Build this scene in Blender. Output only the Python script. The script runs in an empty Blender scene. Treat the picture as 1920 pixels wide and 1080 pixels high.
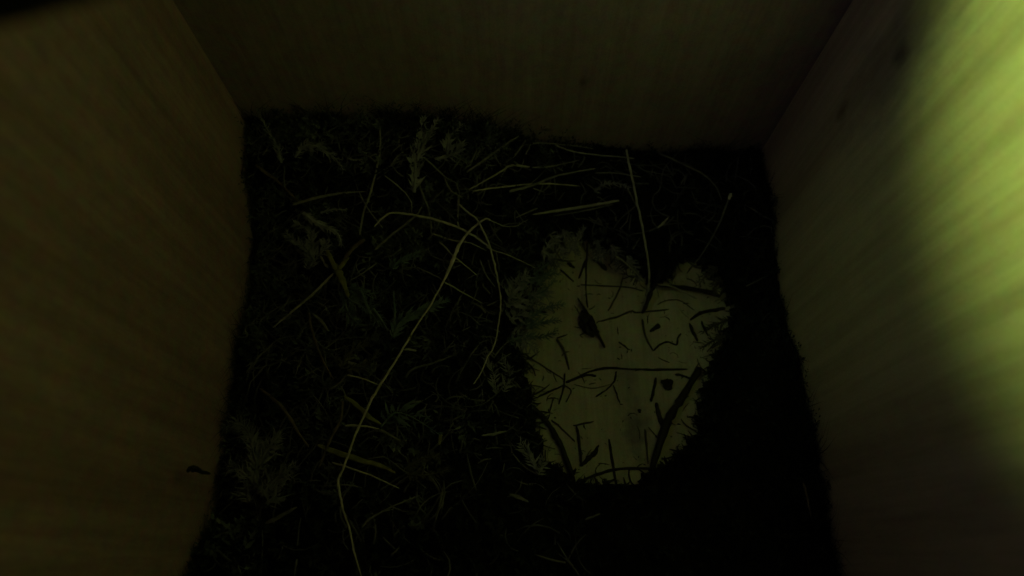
import bpy, bmesh, math, random
import numpy as np
from mathutils import Vector, noise

random.seed(7)
rng = np.random.default_rng(11)
SC = bpy.context.scene
COL = SC.collection

# ------------------------------------------------------------------ camera
TILT = math.radians(23)
CAMZ = 0.178
FPX = 1200.0
cam_d = bpy.data.cameras.new("camera")
cam_d.sensor_width = 36
cam_d.lens = FPX / 1920 * 36
cam_d.clip_start = 0.002
cam_d.clip_end = 20
cam_d.dof.use_dof = True
cam_d.dof.focus_distance = 0.161
cam_d.dof.aperture_fstop = 10.5
cam = bpy.data.objects.new("camera", cam_d)
cam.location = (0, 0, CAMZ)
cam.rotation_euler = (TILT, 0, 0)
COL.objects.link(cam)
SC.camera = cam

# ------------------------------------------------------------------ light: daylight entering by the round hole
HOLE = Vector((-0.075, 0.062, 0.160))
AIM = Vector((0.075, 0.049, 0.143))
world = bpy.data.worlds.new("World")
SC.world = world
world.use_nodes = True
bg = world.node_tree.nodes["Background"]
bg.inputs[0].default_value = (0.78, 0.86, 0.95, 1)
bg.inputs[1].default_value = 3.5
beam = (AIM - HOLE).normalized()
ld = bpy.data.lights.new("daylight_through_foliage", 'SPOT')
ld.shadow_soft_size = 0.007
ld.spot_size = math.radians(51)
ld.spot_blend = 1.0
ld.energy = 1.5
ld.color = (0.62, 1.0, 0.18)
lo = bpy.data.objects.new("daylight_through_foliage", ld)
lo.location = HOLE + Vector((0.0015, 0, 0))
lo.rotation_euler = beam.to_track_quat('-Z', 'Y').to_euler()
COL.objects.link(lo)
td = bpy.data.lights.new("sky_strip_between_branches", 'AREA')
td.shape = 'RECTANGLE'
td.size = 0.034
td.size_y = 0.17
td.energy = 0.24
td.color = (0.62, 1.0, 0.22)
to = bpy.data.objects.new("sky_strip_between_branches", td)
to.location = (-0.225, 0.066, 0.235)
to.rotation_euler = Vector((1, 0, -0.35)).to_track_quat('-Z', 'Y').to_euler()
COL.objects.link(to)
pd = bpy.data.lights.new("entrance_portal", 'AREA')
pd.shape = 'DISK'
pd.size = 0.029
pd.cycles.is_portal = True
po = bpy.data.objects.new("entrance_portal", pd)
po.location = HOLE + Vector((-0.014, 0, 0))
po.rotation_euler = Vector((1, 0, 0)).to_track_quat('-Z', 'Y').to_euler()
COL.objects.link(po)

vs = SC.view_settings
SC.display_settings.display_device = 'sRGB'
vs.view_transform = 'Standard'
vs.look = 'None'
vs.exposure = 0.0
vs.gamma = 1.0
cy = SC.cycles
cy.max_bounces = 10
cy.diffuse_bounces = 8
cy.use_denoising = True
cy.sample_clamp_indirect = 2.0
cy.caustics_reflective = False
cy.caustics_refractive = False

# ------------------------------------------------------------------ helpers
def ray(px, py):
    x = px - 960.0
    u = 540.0 - py
    ct, st = math.cos(TILT), math.sin(TILT)
    return Vector((x, FPX * st + u * ct, -FPX * ct + u * st)) / FPX

def at_z(px, py, z):
    d = ray(px, py)
    t = (z - CAMZ) / d.z
    return Vector((0, 0, CAMZ)) + d * t

def tag(o, label=None, cat=None, group=None, kind=None):
    if label: o['label'] = label
    if cat: o['category'] = cat
    if group: o['group'] = group
    if kind: o['kind'] = kind
    return o

def link_mesh(name, verts, faces, mat, parent=None, smooth=True, mats=None, midx=None):
    me = bpy.data.meshes.new(name)
    me.from_pydata([tuple(v) for v in verts], [], faces)
    for m in (mats or [mat]):
        me.materials.append(m)
    if midx is not None:
        me.polygons.foreach_set("material_index", midx)
    if smooth:
        me.polygons.foreach_set("use_smooth", [True] * len(me.polygons))
    me.update()
    o = bpy.data.objects.new(name, me)
    COL.objects.link(o)
    if parent: o.parent = parent
    return o

def empty(name, loc=(0, 0, 0)):
    o = bpy.data.objects.new(name, None)
    o.empty_display_size = 0.005
    o.location = loc
    COL.objects.link(o)
    return o

# ------------------------------------------------------------------ materials
def new_mat(name, rough=0.7, spec=0.3):
    m = bpy.data.materials.new(name)
    m.use_nodes = True
    nt = m.node_tree
    b = nt.nodes["Principled BSDF"]
    b.inputs["Roughness"].default_value = rough
    b.inputs["Specular IOR Level"].default_value = spec
    return m, nt, b

def N(nt, kind, **kw):
    n = nt.nodes.new(kind)
    for k, v in kw.items():
        setattr(n, k, v)
    return n

def wood(name, light, dark, stretch, knots=(), mottle=0.5):
    """Planed softwood: long growth streaks, fine fibre, mottling, optional knots (object space)."""
    m, nt, b = new_mat(name, 0.75, 0.2)
    L = nt.links.new
    tc = N(nt, 'ShaderNodeTexCoord')
    def nz(scale, det=3, mul=stretch, rough=0.55):
        mp = N(nt, 'ShaderNodeMapping')
        mp.inputs['Scale'].default_value = [scale * s for s in mul]
        L(tc.outputs['Object'], mp.inputs['Vector'])
        n = N(nt, 'ShaderNodeTexNoise')
        n.inputs['Scale'].default_value = 1
        n.inputs['Detail'].default_value = det
        n.inputs['Roughness'].default_value = rough
        L(mp.outputs[0], n.inputs['Vector'])
        return n
    def ramp(src, p0, p1, c0, c1):
        r = N(nt, 'ShaderNodeValToRGB')
        r.color_ramp.elements[0].position = p0
        r.color_ramp.elements[1].position = p1
        r.color_ramp.elements[0].color = (*c0, 1)
        r.color_ramp.elements[1].color = (*c1, 1)
        L(src, r.inputs[0])
        return r
    def mul(a, c, f=1.0):
        x = N(nt, 'ShaderNodeMix', data_type='RGBA', blend_type='MULTIPLY')
        x.inputs[0].default_value = f
        L(a, x.inputs[6]); L(c, x.inputs[7])
        return x.outputs[2]
    streak = nz(150, 2.5)
    base = ramp(streak.outputs[0], 0.36, 0.62, dark, light)
    fibre = nz(900, 3)
    fr = ramp(fibre.outputs[0], 0.3, 0.65, (0.86, 0.85, 0.82), (1, 1, 1))
    out = mul(base.outputs[0], fr.outputs[0])
    mott = nz(70, 4, (1, 1, 1))
    mr = ramp(mott.outputs[0], 0.33, 0.66, (0.90, 0.91, 0.92), (1, 0.99, 0.98))
    out = mul(out, mr.outputs[0])
    pores = nz(2200, 2, (1, 1, 1))
    pr = ramp(pores.outputs[0], 0.3, 0.7, (0.86, 0.82, 0.84), (1, 1, 1))
    out = mul(out, pr.outputs[0])
    hue = nz(420, 3, (1, 1, 0.8))
    hm = N(nt, 'ShaderNodeMix', data_type='RGBA', blend_type='SOFT_LIGHT')
    hm.inputs[0].default_value = mottle
    L(out, hm.inputs[6]); L(hue.outputs['Color'], hm.inputs[7])
    out = hm.outputs[2]
    for (kc, ks, kcol) in knots:
        mp = N(nt, 'ShaderNodeMapping', vector_type='POINT')
        mp.inputs['Location'].default_value = [-c / s for c, s in zip(kc, ks)]
        mp.inputs['Scale'].default_value = [1 / s for s in ks]
        L(tc.outputs['Object'], mp.inputs['Vector'])
        wob = nz(260, 3, (1, 1, 0.6))
        ad = N(nt, 'ShaderNodeVectorMath', operation='MULTIPLY_ADD')
        L(wob.outputs['Color'], ad.inputs[0])
        ad.inputs[1].default_value = (1.4, 1.4, 1.4)
        L(mp.outputs[0], ad.inputs[2])
        sb = N(nt, 'ShaderNodeVectorMath', operation='SUBTRACT')
        L(ad.outputs[0], sb.inputs[0]); sb.inputs[1].default_value = (0.7, 0.7, 0.7)
        ln = N(nt, 'ShaderNodeVectorMath', operation='LENGTH')
        L(sb.outputs[0], ln.inputs[0])
        rr = ramp(ln.outputs['Value'], 0.25, 1.0, kcol, (1, 1, 1))
        out = mul(out, rr.outputs[0])
    L(out, b.inputs['Base Color'])
    bp = N(nt, 'ShaderNodeBump')
    bp.inputs['Strength'].default_value = 0.25
    bp.inputs['Distance'].default_value = 0.0003
    L(fibre.outputs[0], bp.inputs['Height'])
    L(bp.outputs[0], b.inputs['Normal'])
    return m

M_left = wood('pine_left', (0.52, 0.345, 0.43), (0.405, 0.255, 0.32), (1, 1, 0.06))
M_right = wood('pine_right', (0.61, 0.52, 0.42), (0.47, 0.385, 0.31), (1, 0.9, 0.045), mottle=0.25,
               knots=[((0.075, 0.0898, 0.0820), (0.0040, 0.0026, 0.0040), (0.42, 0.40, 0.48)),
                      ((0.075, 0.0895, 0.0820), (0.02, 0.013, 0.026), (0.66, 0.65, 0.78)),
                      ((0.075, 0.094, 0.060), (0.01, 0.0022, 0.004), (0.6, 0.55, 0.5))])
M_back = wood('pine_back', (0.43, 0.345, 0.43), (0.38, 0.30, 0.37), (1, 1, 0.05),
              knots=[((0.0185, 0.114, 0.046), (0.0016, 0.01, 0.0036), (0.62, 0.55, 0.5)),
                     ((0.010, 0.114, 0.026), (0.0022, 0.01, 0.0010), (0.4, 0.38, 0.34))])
M_floor = wood('pine_floor', (0.62, 0.60, 0.56), (0.52, 0.50, 0.46), (1, 0.06, 1),
               knots=[((0.0345, 0.0335, 0.0), (0.0046, 0.0125, 0.01), (0.50, 0.52, 0.62)), ((0.0335, 0.0475, 0.0), (0.004, 0.008, 0.01), (0.74, 0.74, 0.80))])
M_roof = wood('pine_roof', (0.46, 0.39, 0.31), (0.36, 0.30, 0.23), (1, 0.06, 1))

def fibre_mat(name, c0, c1, rough=0.6, spec=0.35, freq=500, rand=0.5):
    m, nt, b = new_mat(name, rough, spec)
    L = nt.links.new
    tc = N(nt, 'ShaderNodeTexCoord')
    n = N(nt, 'ShaderNodeTexNoise')
    n.inputs['Scale'].default_value = freq
    n.inputs['Detail'].default_value = 3
    L(tc.outputs['Object'], n.inputs['Vector'])
    r = N(nt, 'ShaderNodeValToRGB')
    r.color_ramp.elements[0].position = 0.32
    r.color_ramp.elements[1].position = 0.68
    r.color_ramp.elements[0].color = (*c0, 1)
    r.color_ramp.elements[1].color = (*c1, 1)
    L(n.outputs[0], r.inputs[0])
    oi = N(nt, 'ShaderNodeObjectInfo')
    mr = N(nt, 'ShaderNodeMapRange')
    mr.inputs[3].default_value = 1 - rand * 0.6
    mr.inputs[4].default_value = 1 + rand * 0.4
    L(oi.outputs['Random'], mr.inputs[0])
    x = N(nt, 'ShaderNodeMix', data_type='RGBA', blend_type='MULTIPLY')
    x.inputs[0].default_value = 1
    L(r.outputs[0], x.inputs[6]); L(mr.outputs[0], x.inputs[7])
    L(x.outputs[2], b.inputs['Base Color'])
    return m

MAT = {
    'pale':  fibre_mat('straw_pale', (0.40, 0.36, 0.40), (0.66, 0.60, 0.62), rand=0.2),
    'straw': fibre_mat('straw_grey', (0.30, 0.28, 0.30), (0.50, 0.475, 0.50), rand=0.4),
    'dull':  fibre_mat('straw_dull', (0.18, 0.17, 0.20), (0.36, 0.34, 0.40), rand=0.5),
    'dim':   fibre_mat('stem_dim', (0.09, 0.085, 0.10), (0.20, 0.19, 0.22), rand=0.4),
    'brown': fibre_mat('twig_brown', (0.08, 0.058, 0.05), (0.18, 0.13, 0.11), rand=0.3),
    'olive': fibre_mat('blade_olive', (0.13, 0.125, 0.05), (0.25, 0.235, 0.10), rand=0.3),
    'dark':  fibre_mat('debris_dark', (0.010, 0.008, 0.006), (0.028, 0.022, 0.016), rand=0.3),
    'murk':  fibre_mat('debris_mid_dark', (0.05, 0.045, 0.035), (0.10, 0.09, 0.07), rand=0.3),  # mid-dark brown, between the black debris and the dim stems
    'moss':  fibre_mat('moss_dry', (0.14, 0.14, 0.20), (0.34, 0.335, 0.45), freq=350, rand=0.4),
    'dusk':  fibre_mat('moss_dusty', (0.10, 0.10, 0.14), (0.28, 0.275, 0.37), freq=350, rand=0.3),
    'teal':  fibre_mat('moss_green', (0.065, 0.095, 0.115), (0.16, 0.20, 0.235), freq=350, rand=0.3),
}
M_humus = fibre_mat('humus', (0.004, 0.004, 0.003), (0.012, 0.011, 0.008), 0.9, 0.1, 300, 0)
M_bedmoss = fibre_mat('moss_bed_leaf', (0.009, 0.011, 0.009), (0.042, 0.047, 0.042), 0.8, 0.15, 120, 0)
M_litmoss = fibre_mat('moss_bed_lit', (0.03, 0.037, 0.042), (0.17, 0.185, 0.20), 0.8, 0.15, 140, 0)  # paler moss for the lit region, light put into the colour
M_litter = fibre_mat('litter', (0.03, 0.029, 0.034), (0.25, 0.24, 0.28), 0.7, 0.2, 70, 0)

M_fringe = fibre_mat('fringe', (0.012, 0.010, 0.007), (0.085, 0.08, 0.055), 0.7, 0.2, 160, 0)

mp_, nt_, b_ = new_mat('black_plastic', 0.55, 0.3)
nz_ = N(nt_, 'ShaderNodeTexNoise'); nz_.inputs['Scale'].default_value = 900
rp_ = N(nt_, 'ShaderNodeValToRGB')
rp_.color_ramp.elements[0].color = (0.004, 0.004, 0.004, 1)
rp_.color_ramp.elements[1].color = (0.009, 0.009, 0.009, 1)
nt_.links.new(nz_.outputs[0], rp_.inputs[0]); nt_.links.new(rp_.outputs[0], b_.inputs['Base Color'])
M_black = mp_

# ------------------------------------------------------------------ the nest box
WX, YB, YF, ROOF, TH = 0.075, 0.114, -0.036, 0.205, 0.012
box = empty('nest_box', (0, 0.04, -TH))
tag(box, 'pale wooden nest box seen from above into its square inside', 'nest box')

def board(name, lo, hi, mat, label=None):
    bm = bmesh.new()
    bmesh.ops.create_cube(bm, size=1)
    for v in bm.verts:
        v.co = Vector([(l + h) / 2 + c * (h - l) for l, h, c in zip(lo, hi, v.co)])
    bmesh.ops.bevel(bm, geom=list(bm.edges), offset=0.0006, segments=2, affect='EDGES')
    me = bpy.data.meshes.new(name)
    bm.to_mesh(me); bm.free()
    me.materials.append(mat)
    o = bpy.data.objects.new(name, me)
    COL.objects.link(o)
    o.parent = box
    o.matrix_parent_inverse = box.matrix_world.inverted()
    o.location = -Vector(box.location) * 0
    if label: o['label'] = label
    return o

bpy.context.view_layer.update()
board('floor_board', (-WX + 0.0001, YF + 0.0001, -TH), (WX - 0.0001, YB - 0.0001, 0), M_floor)
board('back_board', (-WX - TH, YB, -TH), (WX + TH, YB + TH, ROOF - 0.0001), M_back)
board('front_board', (-WX - TH, YF - TH, -TH), (WX + TH, YF, ROOF - 0.0001), M_back)
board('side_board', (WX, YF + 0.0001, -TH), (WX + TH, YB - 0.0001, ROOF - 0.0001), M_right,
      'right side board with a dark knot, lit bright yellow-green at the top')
board('roof_board', (-WX - TH - 0.006, YF - TH - 0.02, ROOF), (WX + TH + 0.006, YB + TH, ROOF + TH), M_roof)

# left side board with the round entrance hole bored through it
bm = bmesh.new()
y0, y1, z0, z1 = YF + 0.0001, YB - 0.0001, -TH, ROOF - 0.0001
rect = [bm.verts.new((-WX, y, z)) for y, z in ((y0, z0), (y1, z0), (y1, z1), (y0, z1))]
NH = 48
circ = [bm.verts.new((-WX, HOLE.y + 0.0145 * math.cos(2 * math.pi * i / NH), HOLE.z + 0.0145 * math.sin(2 * math.pi * i / NH))) for i in range(NH)]
es = [bm.edges.new((rect[i], rect[(i + 1) % 4])) for i in range(4)]
es += [bm.edges.new((circ[i], circ[(i + 1) % NH])) for i in range(NH)]
bmesh.ops.triangle_fill(bm, use_beauty=True, use_dissolve=False, edges=es)
ext = bmesh.ops.extrude_face_region(bm, geom=list(bm.faces))
for e in ext['geom']:
    if isinstance(e, bmesh.types.BMVert):
        e.co.x -= TH
bmesh.ops.recalc_face_normals(bm, faces=list(bm.faces))
me = bpy.data.meshes.new('side_board')
bm.to_mesh(me); bm.free()
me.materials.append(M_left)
sl = bpy.data.objects.new('side_board', me)
COL.objects.link(sl)
sl.parent = box
sl.matrix_parent_inverse = box.matrix_world.inverted()
sl['label'] = 'left side board, dim brown with slanting grain streaks'

# black plate hanging close to the lens
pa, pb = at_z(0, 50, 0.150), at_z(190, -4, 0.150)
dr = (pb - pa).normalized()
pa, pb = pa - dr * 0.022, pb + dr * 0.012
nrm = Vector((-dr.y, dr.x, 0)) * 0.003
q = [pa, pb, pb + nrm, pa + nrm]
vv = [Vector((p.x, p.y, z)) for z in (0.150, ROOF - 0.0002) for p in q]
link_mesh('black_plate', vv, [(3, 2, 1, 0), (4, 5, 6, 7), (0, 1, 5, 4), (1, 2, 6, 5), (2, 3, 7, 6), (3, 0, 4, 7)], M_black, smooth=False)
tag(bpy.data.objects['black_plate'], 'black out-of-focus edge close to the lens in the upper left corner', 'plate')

# ------------------------------------------------------------------ moss bed with the bare cup
CUP_PX = [(1040, 455), (1078, 440), (1110, 462), (1150, 478), (1190, 505), (1222, 540), (1255, 522), (1268, 497), (1300, 492),
          (1330, 520), (1358, 545), (1366, 590), (1352, 640), (1330, 690), (1308, 735), (1310, 775), (1300, 818), (1270, 852),
          (1215, 888), (1180, 908), (1130, 918), (1090, 908), (1060, 890), (1022, 852), (1006, 805), (1000, 770), (990, 720),
          (985, 690), (966, 655), (960, 622), (978, 590), (1000, 560), (1012, 520), (1030, 490)]
_cup = []
for i_, (x, y) in enumerate(CUP_PX):
    x2, y2 = CUP_PX[(i_ + 1) % len(CUP_PX)]
    for k_ in range(4):
        t_ = k_ / 4
        p_ = at_z(x + (x2 - x) * t_, y + (y2 - y) * t_, 0.0)
        a_ = noise.noise(Vector((p_.x * 260, p_.y * 260, 2))) * 0.0016 + noise.noise(Vector((p_.x * 900, p_.y * 900, 7))) * 0.0009
        c_ = at_z(1170, 690, 0.0)
        _cup.append([p_.x + (p_.x - c_.x) / 0.025 * a_, p_.y + (p_.y - c_.y) / 0.03 * a_])
CUP = np.array(_cup)

def cup_dist(P):
    """signed distance to the cup outline, positive outside; P (n,2)"""
    P = np.asarray(P, float)
    n = len(CUP)
    best = np.full(len(P), 1e9)
    inside = np.zeros(len(P), bool)
    for i in range(n):
        a, b = CUP[i], CUP[(i + 1) % n]
        ab = b - a
        t = np.clip(((P - a) @ ab) / (ab @ ab), 0, 1)
        d = np.hypot(*(P - a - t[:, None] * ab).T)
        best = np.minimum(best, d)
        cond = (a[1] > P[:, 1]) != (b[1] > P[:, 1])
        with np.errstate(divide='ignore', invalid='ignore'):
            xi = a[0] + (P[:, 1] - a[1]) * ab[0] / (ab[1] if ab[1] else 1e-12)
        inside ^= cond & (P[:, 0] < xi)
    return np.where(inside, -best, best)

def sstep(x, a, b):
    t = np.clip((x - a) / (b - a), 0, 1)
    return t * t * (3 - 2 * t)

def lump(P, s, seed):
    return np.array([noise.noise(Vector((x * s + seed, y * s, 0.3))) for x, y in P])

def H(P):
    P = np.atleast_2d(np.asarray(P, float))
    x, y = P[:, 0], P[:, 1]
    d = cup_dist(P)
    top = 0.0165 + 0.0025 * lump(P, 70, 3) + 0.0015 * lump(P, 190, 8)
    top += 0.014 * sstep(y, 0.085, 0.113) * (1 - sstep(x, -0.035, 0.030))
    top -= 0.008 * sstep(-x, 0.040, 0.072) * (1 - sstep(y, 0.070, 0.098)) * sstep(y, -0.006, 0.012)
    top += 0.003 * sstep(x, 0.05, 0.075) * sstep(-y, -0.02, 0.03)
    return np.where(d <= 0, 0.0, top * sstep(d, -0.004, 0.016))

NL = 320
_lx = np.linspace(-WX - 0.002, WX + 0.002, NL)
_ly = np.linspace(YF - 0.002, YB + 0.002, NL)
_gx, _gy = np.meshgrid(_lx, _ly)
_gp = np.stack([_gx.ravel(), _gy.ravel()], 1)
H_TAB = H(_gp).reshape(NL, NL)
D_TAB = cup_dist(_gp).reshape(NL, NL)

def look(tab, x, y):
    u = min(max((x - _lx[0]) / (_lx[-1] - _lx[0]), 0), 0.9999) * (NL - 1)
    v = min(max((y - _ly[0]) / (_ly[-1] - _ly[0]), 0), 0.9999) * (NL - 1)
    i, j = int(u), int(v); a, b = u - i, v - j
    return float((tab[j, i] * (1 - a) + tab[j, i + 1] * a) * (1 - b) + (tab[j + 1, i] * (1 - a) + tab[j + 1, i + 1] * a) * b)

def H1(x, y):
    return look(H_TAB, x, y)

def D1(x, y):
    return look(D_TAB, x, y)

G = 150
xs = np.linspace(-WX + 0.0003, WX - 0.0003, G)
ys = np.linspace(YF + 0.0003, YB - 0.0003, G)
XX, YY = np.meshgrid(xs, ys)
PP = np.stack([XX.ravel(), YY.ravel()], 1)
HH = H(PP)
DD = cup_dist(PP)
HH = HH + (rng.random(len(HH)) - 0.5) * 0.0012 * (DD > 0.001)
HH = np.where(DD > 0, np.maximum(HH, 0.0003), 0.0002)
verts = [(a, b, h) for (a, b), h in zip(PP, HH)]
faces = []
for j in range(G - 1):
    for i in range(G - 1):
        k = j * G + i
        ids = (k, k + 1, k + G + 1, k + G)
        if max(DD[list(ids)]) > 0.0006:
            faces.append(ids)
midx = [0] * len(faces)

def add_shoots(n, size, region=None, lmax=0.0045):
    """short leafy moss shoots standing out of the bed"""
    made = 0
    while made < n:
        p = np.array([rng.uniform(-WX + 0.001, WX - 0.001), rng.uniform(YF + 0.001, YB - 0.001)])
        if region is not None and not region(p):
            continue
        d = D1(*p)
        if d < 0.0:
            continue
        h = H1(*p)
        made += 1
        az = rng.uniform(0, 2 * math.pi)
        lean = rng.uniform(0.3, 1.25)
        L = rng.uniform(0.4, 1) * lmax * (0.5 if d < 0.004 else 1)
        ax = Vector((math.cos(az) * math.sin(lean), math.sin(az) * math.sin(lean), math.cos(lean)))
        side = ax.cross(Vector((0, 0, 1))).normalized()
        up = side.cross(ax)
        base = Vector((p[0], p[1], h - 0.0006))
        nl = int(6 + L / lmax * 6)
        pale = noise.noise(Vector((p[0] * 55, p[1] * 55, 12))) + 0.5 * noise.noise(Vector((p[0] * 160, p[1] * 160, 3))) > (p[0] + 0.035) * 9 - 0.12 + 0.55 * (1 - float(sstep(np.array(p[1]), -0.01, 0.03)))  # patchy pale moss; lit left and back painted paler, unlit right and front dark
        for k in range(nl):
            t = (k + 0.5) / nl
            c = base + ax * (L * t) + Vector((0, 0, -0.0006 * t * t))
            a = k * 2.4 + rng.uniform(-0.3, 0.3)
            ld_ = (side * math.cos(a) + up * math.sin(a)) * 0.8 + ax * 0.9
            ld_.normalize()
            ll = size * (1.15 - 0.6 * t) * rng.uniform(0.7, 1.2)
            w = ld_.cross(ax).normalized() * (ll * 0.17)
            tip = c + ld_ * ll
            lim = WX - 0.0004
            i0 = len(verts)
            for q_ in (c, c + ld_ * ll * 0.45 + w, tip, c + ld_ * ll * 0.45 - w):
                verts.append((min(max(q_.x, -lim), lim), min(max(q_.y, YF + 0.0004), YB - 0.0004), max(q_.z, 0.0003)))
            faces.append((i0, i0 + 1, i0 + 2, i0 + 3))
            midx.append(2 if pale else 1)

add_shoots(5200, 0.0017)
add_shoots(500, 0.0015, lambda p: 0.0015 <= D1(*p) < 0.007, 0.004)
add_shoots(260, 0.0026, lambda p: 0.0005 <= D1(*p) < 0.005 and noise.noise(Vector((p[0] * 150, p[1] * 150, 4))) > 0.05, 0.006)
add_shoots(520, 0.0034, lambda p: p[0] < 0.012 and D1(*p) > 0.003 and noise.noise(Vector((p[0] * 90, p[1] * 90, 21))) > 0.0, 0.009)
add_shoots(160, 0.003, lambda p: p[1] > 0.075 and D1(*p) > 0.003, 0.008)
nearwall = lambda p: min(WX - abs(p[0]), YB - p[1]) < 0.004  # wall-side shoots below are added to imitate shade fading up the boards
add_shoots(600, 0.0016, nearwall, 0.0075)
clumpy = lambda p: noise.noise(Vector((p[0] * 110, p[1] * 110, 9)))
add_shoots(420, 0.0020, lambda p: p[1] > YB - 0.004 and p[0] < 0.015 and clumpy(p) > -0.25, 0.013)
add_shoots(420, 0.0018, lambda p: p[0] < -WX + 0.004 and clumpy(p) > -0.1, 0.009)
add_shoots(260, 0.0018, lambda p: p[0] > WX - 0.004 and clumpy(p) > -0.1, 0.008)
add_shoots(900, 0.0028, lambda p: p[0] < 0.02 and D1(*p) > 0.004, 0.007)
def wall_shade_hairs(n, wall, mean):  # dark hairs added up the walls, their density imitating the shade gradient
    for _ in range(n):
        if wall == 'l': b_ = Vector((-WX + 0.0003, rng.uniform(YF, YB - 0.001), 0)); nx = Vector((1, 0, 0)); ax = Vector((0, 1, 0))
        elif wall == 'r': b_ = Vector((WX - 0.0003, rng.uniform(YF, YB - 0.001), 0)); nx = Vector((-1, 0, 0)); ax = Vector((0, -1, 0))
        else: b_ = Vector((rng.uniform(-WX, WX), YB - 0.0003, 0)); nx = Vector((0, -1, 0)); ax = Vector((1, 0, 0))
        c_ = 0.3 + 1.5 * max(0, 0.25 + noise.noise(Vector((b_.x * 60, b_.y * 60, 6))))
        if wall == 'b' and b_.x > 0.0: c_ *= 0.45
        L = min(rng.exponential(mean) * c_ + 0.0008, 0.014)
        b_ = b_ + nx * rng.uniform(0.0, 0.0012); b_.z = H1(b_.x, b_.y) - 0.001
        tilt = rng.normal(0, 0.55); w = rng.uniform(0.00005, 0.00011)
        t1 = b_ + Vector((0, 0, 0.55 * L)) + ax * (math.sin(tilt) * 0.5 * L) + nx * 0.0002
        t2 = b_ + Vector((0, 0, L)) + ax * (math.sin(tilt * 1.6) * L) + nx * rng.uniform(0, 0.0008)
        i0 = len(verts)
        for q_ in (b_ - ax * w, b_ + ax * w, t1 + ax * w, t1 - ax * w, t2):
            verts.append((min(max(q_.x, -WX + 0.0002), WX - 0.0002), min(max(q_.y, YF + 0.0002), YB - 0.0002), max(q_.z, 0.0003)))
        faces.append((i0, i0 + 1, i0 + 2, i0 + 3)); faces.append((i0 + 3, i0 + 2, i0 + 4))
        midx.extend([1, 1])

wall_shade_hairs(2600, 'l', 0.0036)
wall_shade_hairs(2600, 'b', 0.0042)
wall_shade_hairs(1900, 'r', 0.0030)
bed = link_mesh('moss_bed', verts, faces, None, mats=[M_humus, M_bedmoss, M_litmoss], midx=midx)
tag(bed, 'dark moss bed covering the box floor round the bare patch', 'moss', kind='stuff')

# thin litter fibres nobody could count, sunk in the moss
def tube(pts, radii, sides=6, flat=1.0, tip=True):
    """tube along pts; flat<1 squashes it vertically"""
    v, f = [], []
    n = len(pts)
    for i, p in enumerate(pts):
        d = (pts[min(i + 1, n - 1)] - pts[max(i - 1, 0)])
        d = d.normalized() if d.length > 1e-9 else Vector((1, 0, 0))
        s = d.cross(Vector((0, 0, 1)))
        s = s.normalized() if s.length > 1e-4 else Vector((1, 0, 0))
        u = s.cross(d)
        for k in range(sides):
            a = 2 * math.pi * k / sides
            v.append(p + s * (math.cos(a) * radii[i]) + u * (math.sin(a) * radii[i] * flat))
    for i in range(n - 1):
        for k in range(sides):
            a, b = i * sides + k, i * sides + (k + 1) % sides
            f.append((a, b, b + sides, a + sides))
    f.append(tuple(range(sides - 1, -1, -1)))
    f.append(tuple(range((n - 1) * sides, n * sides)))
    return v, f

lv, lf = [], []
cnt = 0
while cnt < 1250:
    x, y = rng.uniform(-0.072, 0.072), rng.uniform(YF + 0.004, YB - 0.004)
    if D1(x, y) < 0.003: continue
    if rng.random() < sstep(np.array(x), -0.01, 0.045) * 0.93 * (1 if y < 0.085 else 0.4) or rng.random() < 0.75 * (1 - float(sstep(np.array(y), -0.005, 0.035))) or (x > 0.02 and y < 0.06): continue
    cnt += 1
    az = rng.uniform(0, math.pi)
    L = rng.uniform(0.003, 0.012)
    bend = rng.uniform(-1.0, 1.0)
    pts = []
    z = H1(x, y) + rng.uniform(0.0002, 0.0028)
    for k in range(5):
        t = (k / 4 - 0.5) * L
        a = az + bend * (k / 4 - 0.5)
        xx = min(max(x + math.cos(a) * t, -0.0735), 0.0735); yy = min(max(y + math.sin(a) * t, YF + .002), YB - .002)
        pts.append(Vector((xx, yy, z + rng.uniform(-0.0005, 0.0005))))
    r = rng.uniform(0.00010, 0.00028)
    v, f = tube(pts, [r, r, r, r * .9, r * .5], 4)
    o0 = len(lv); lv += v; lf += [tuple(i + o0 for i in q_) for q_ in f]
lit = link_mesh('plant_litter', lv, lf, M_litter)
tag(lit, 'fine dark plant fibres scattered all over the moss', 'litter', kind='stuff')

# broken roots and hairs hanging over the rim of the bare patch, and specks on the bare floor
hv, hf = [], []
cnt = 0
while cnt < 560:
    k = int(rng.integers(len(CUP)))
    a, b = CUP[k], CUP[(k + 1) % len(CUP)]
    p = a + (b - a) * rng.random()
    if (p[0] > 0.035 or p[1] < 0.03) and rng.random() < 0.6: continue
    cnt += 1
    c = CUP.mean(0)
    inward = (c - p) / np.linalg.norm(c - p)
    ang = math.atan2(inward[1], inward[0]) + rng.normal(0, 0.9)
    L = abs(rng.normal(0, 0.0028)) + 0.0012
    bend = rng.normal(0, 0.9)
    st = p - inward * rng.uniform(0, 0.003)
    pts = []
    z0_ = rng.uniform(0.0005, 0.004)
    x, y = st
    for q in range(5):
        pts.append(Vector((x, y, max(z0_ * (1 - q / 4.5), 0.0003))))
        x += math.cos(ang) * L / 4; y += math.sin(ang) * L / 4; ang += bend / 4
    r = rng.uniform(0.00007, 0.00026)
    v, f = tube(pts, [r, r, r, r * .8, r * .4], 4)
    o0 = len(hv); hv += v; hf += [tuple(i + o0 for i in q_) for q_ in f]
fr = link_mesh('rim_fringe', hv, hf, M_fringe)
tag(fr, 'dark hairs and broken roots fringing the bare patch all round', 'fringe', kind='stuff')
hv, hf = [], []
cnt = 0
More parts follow.
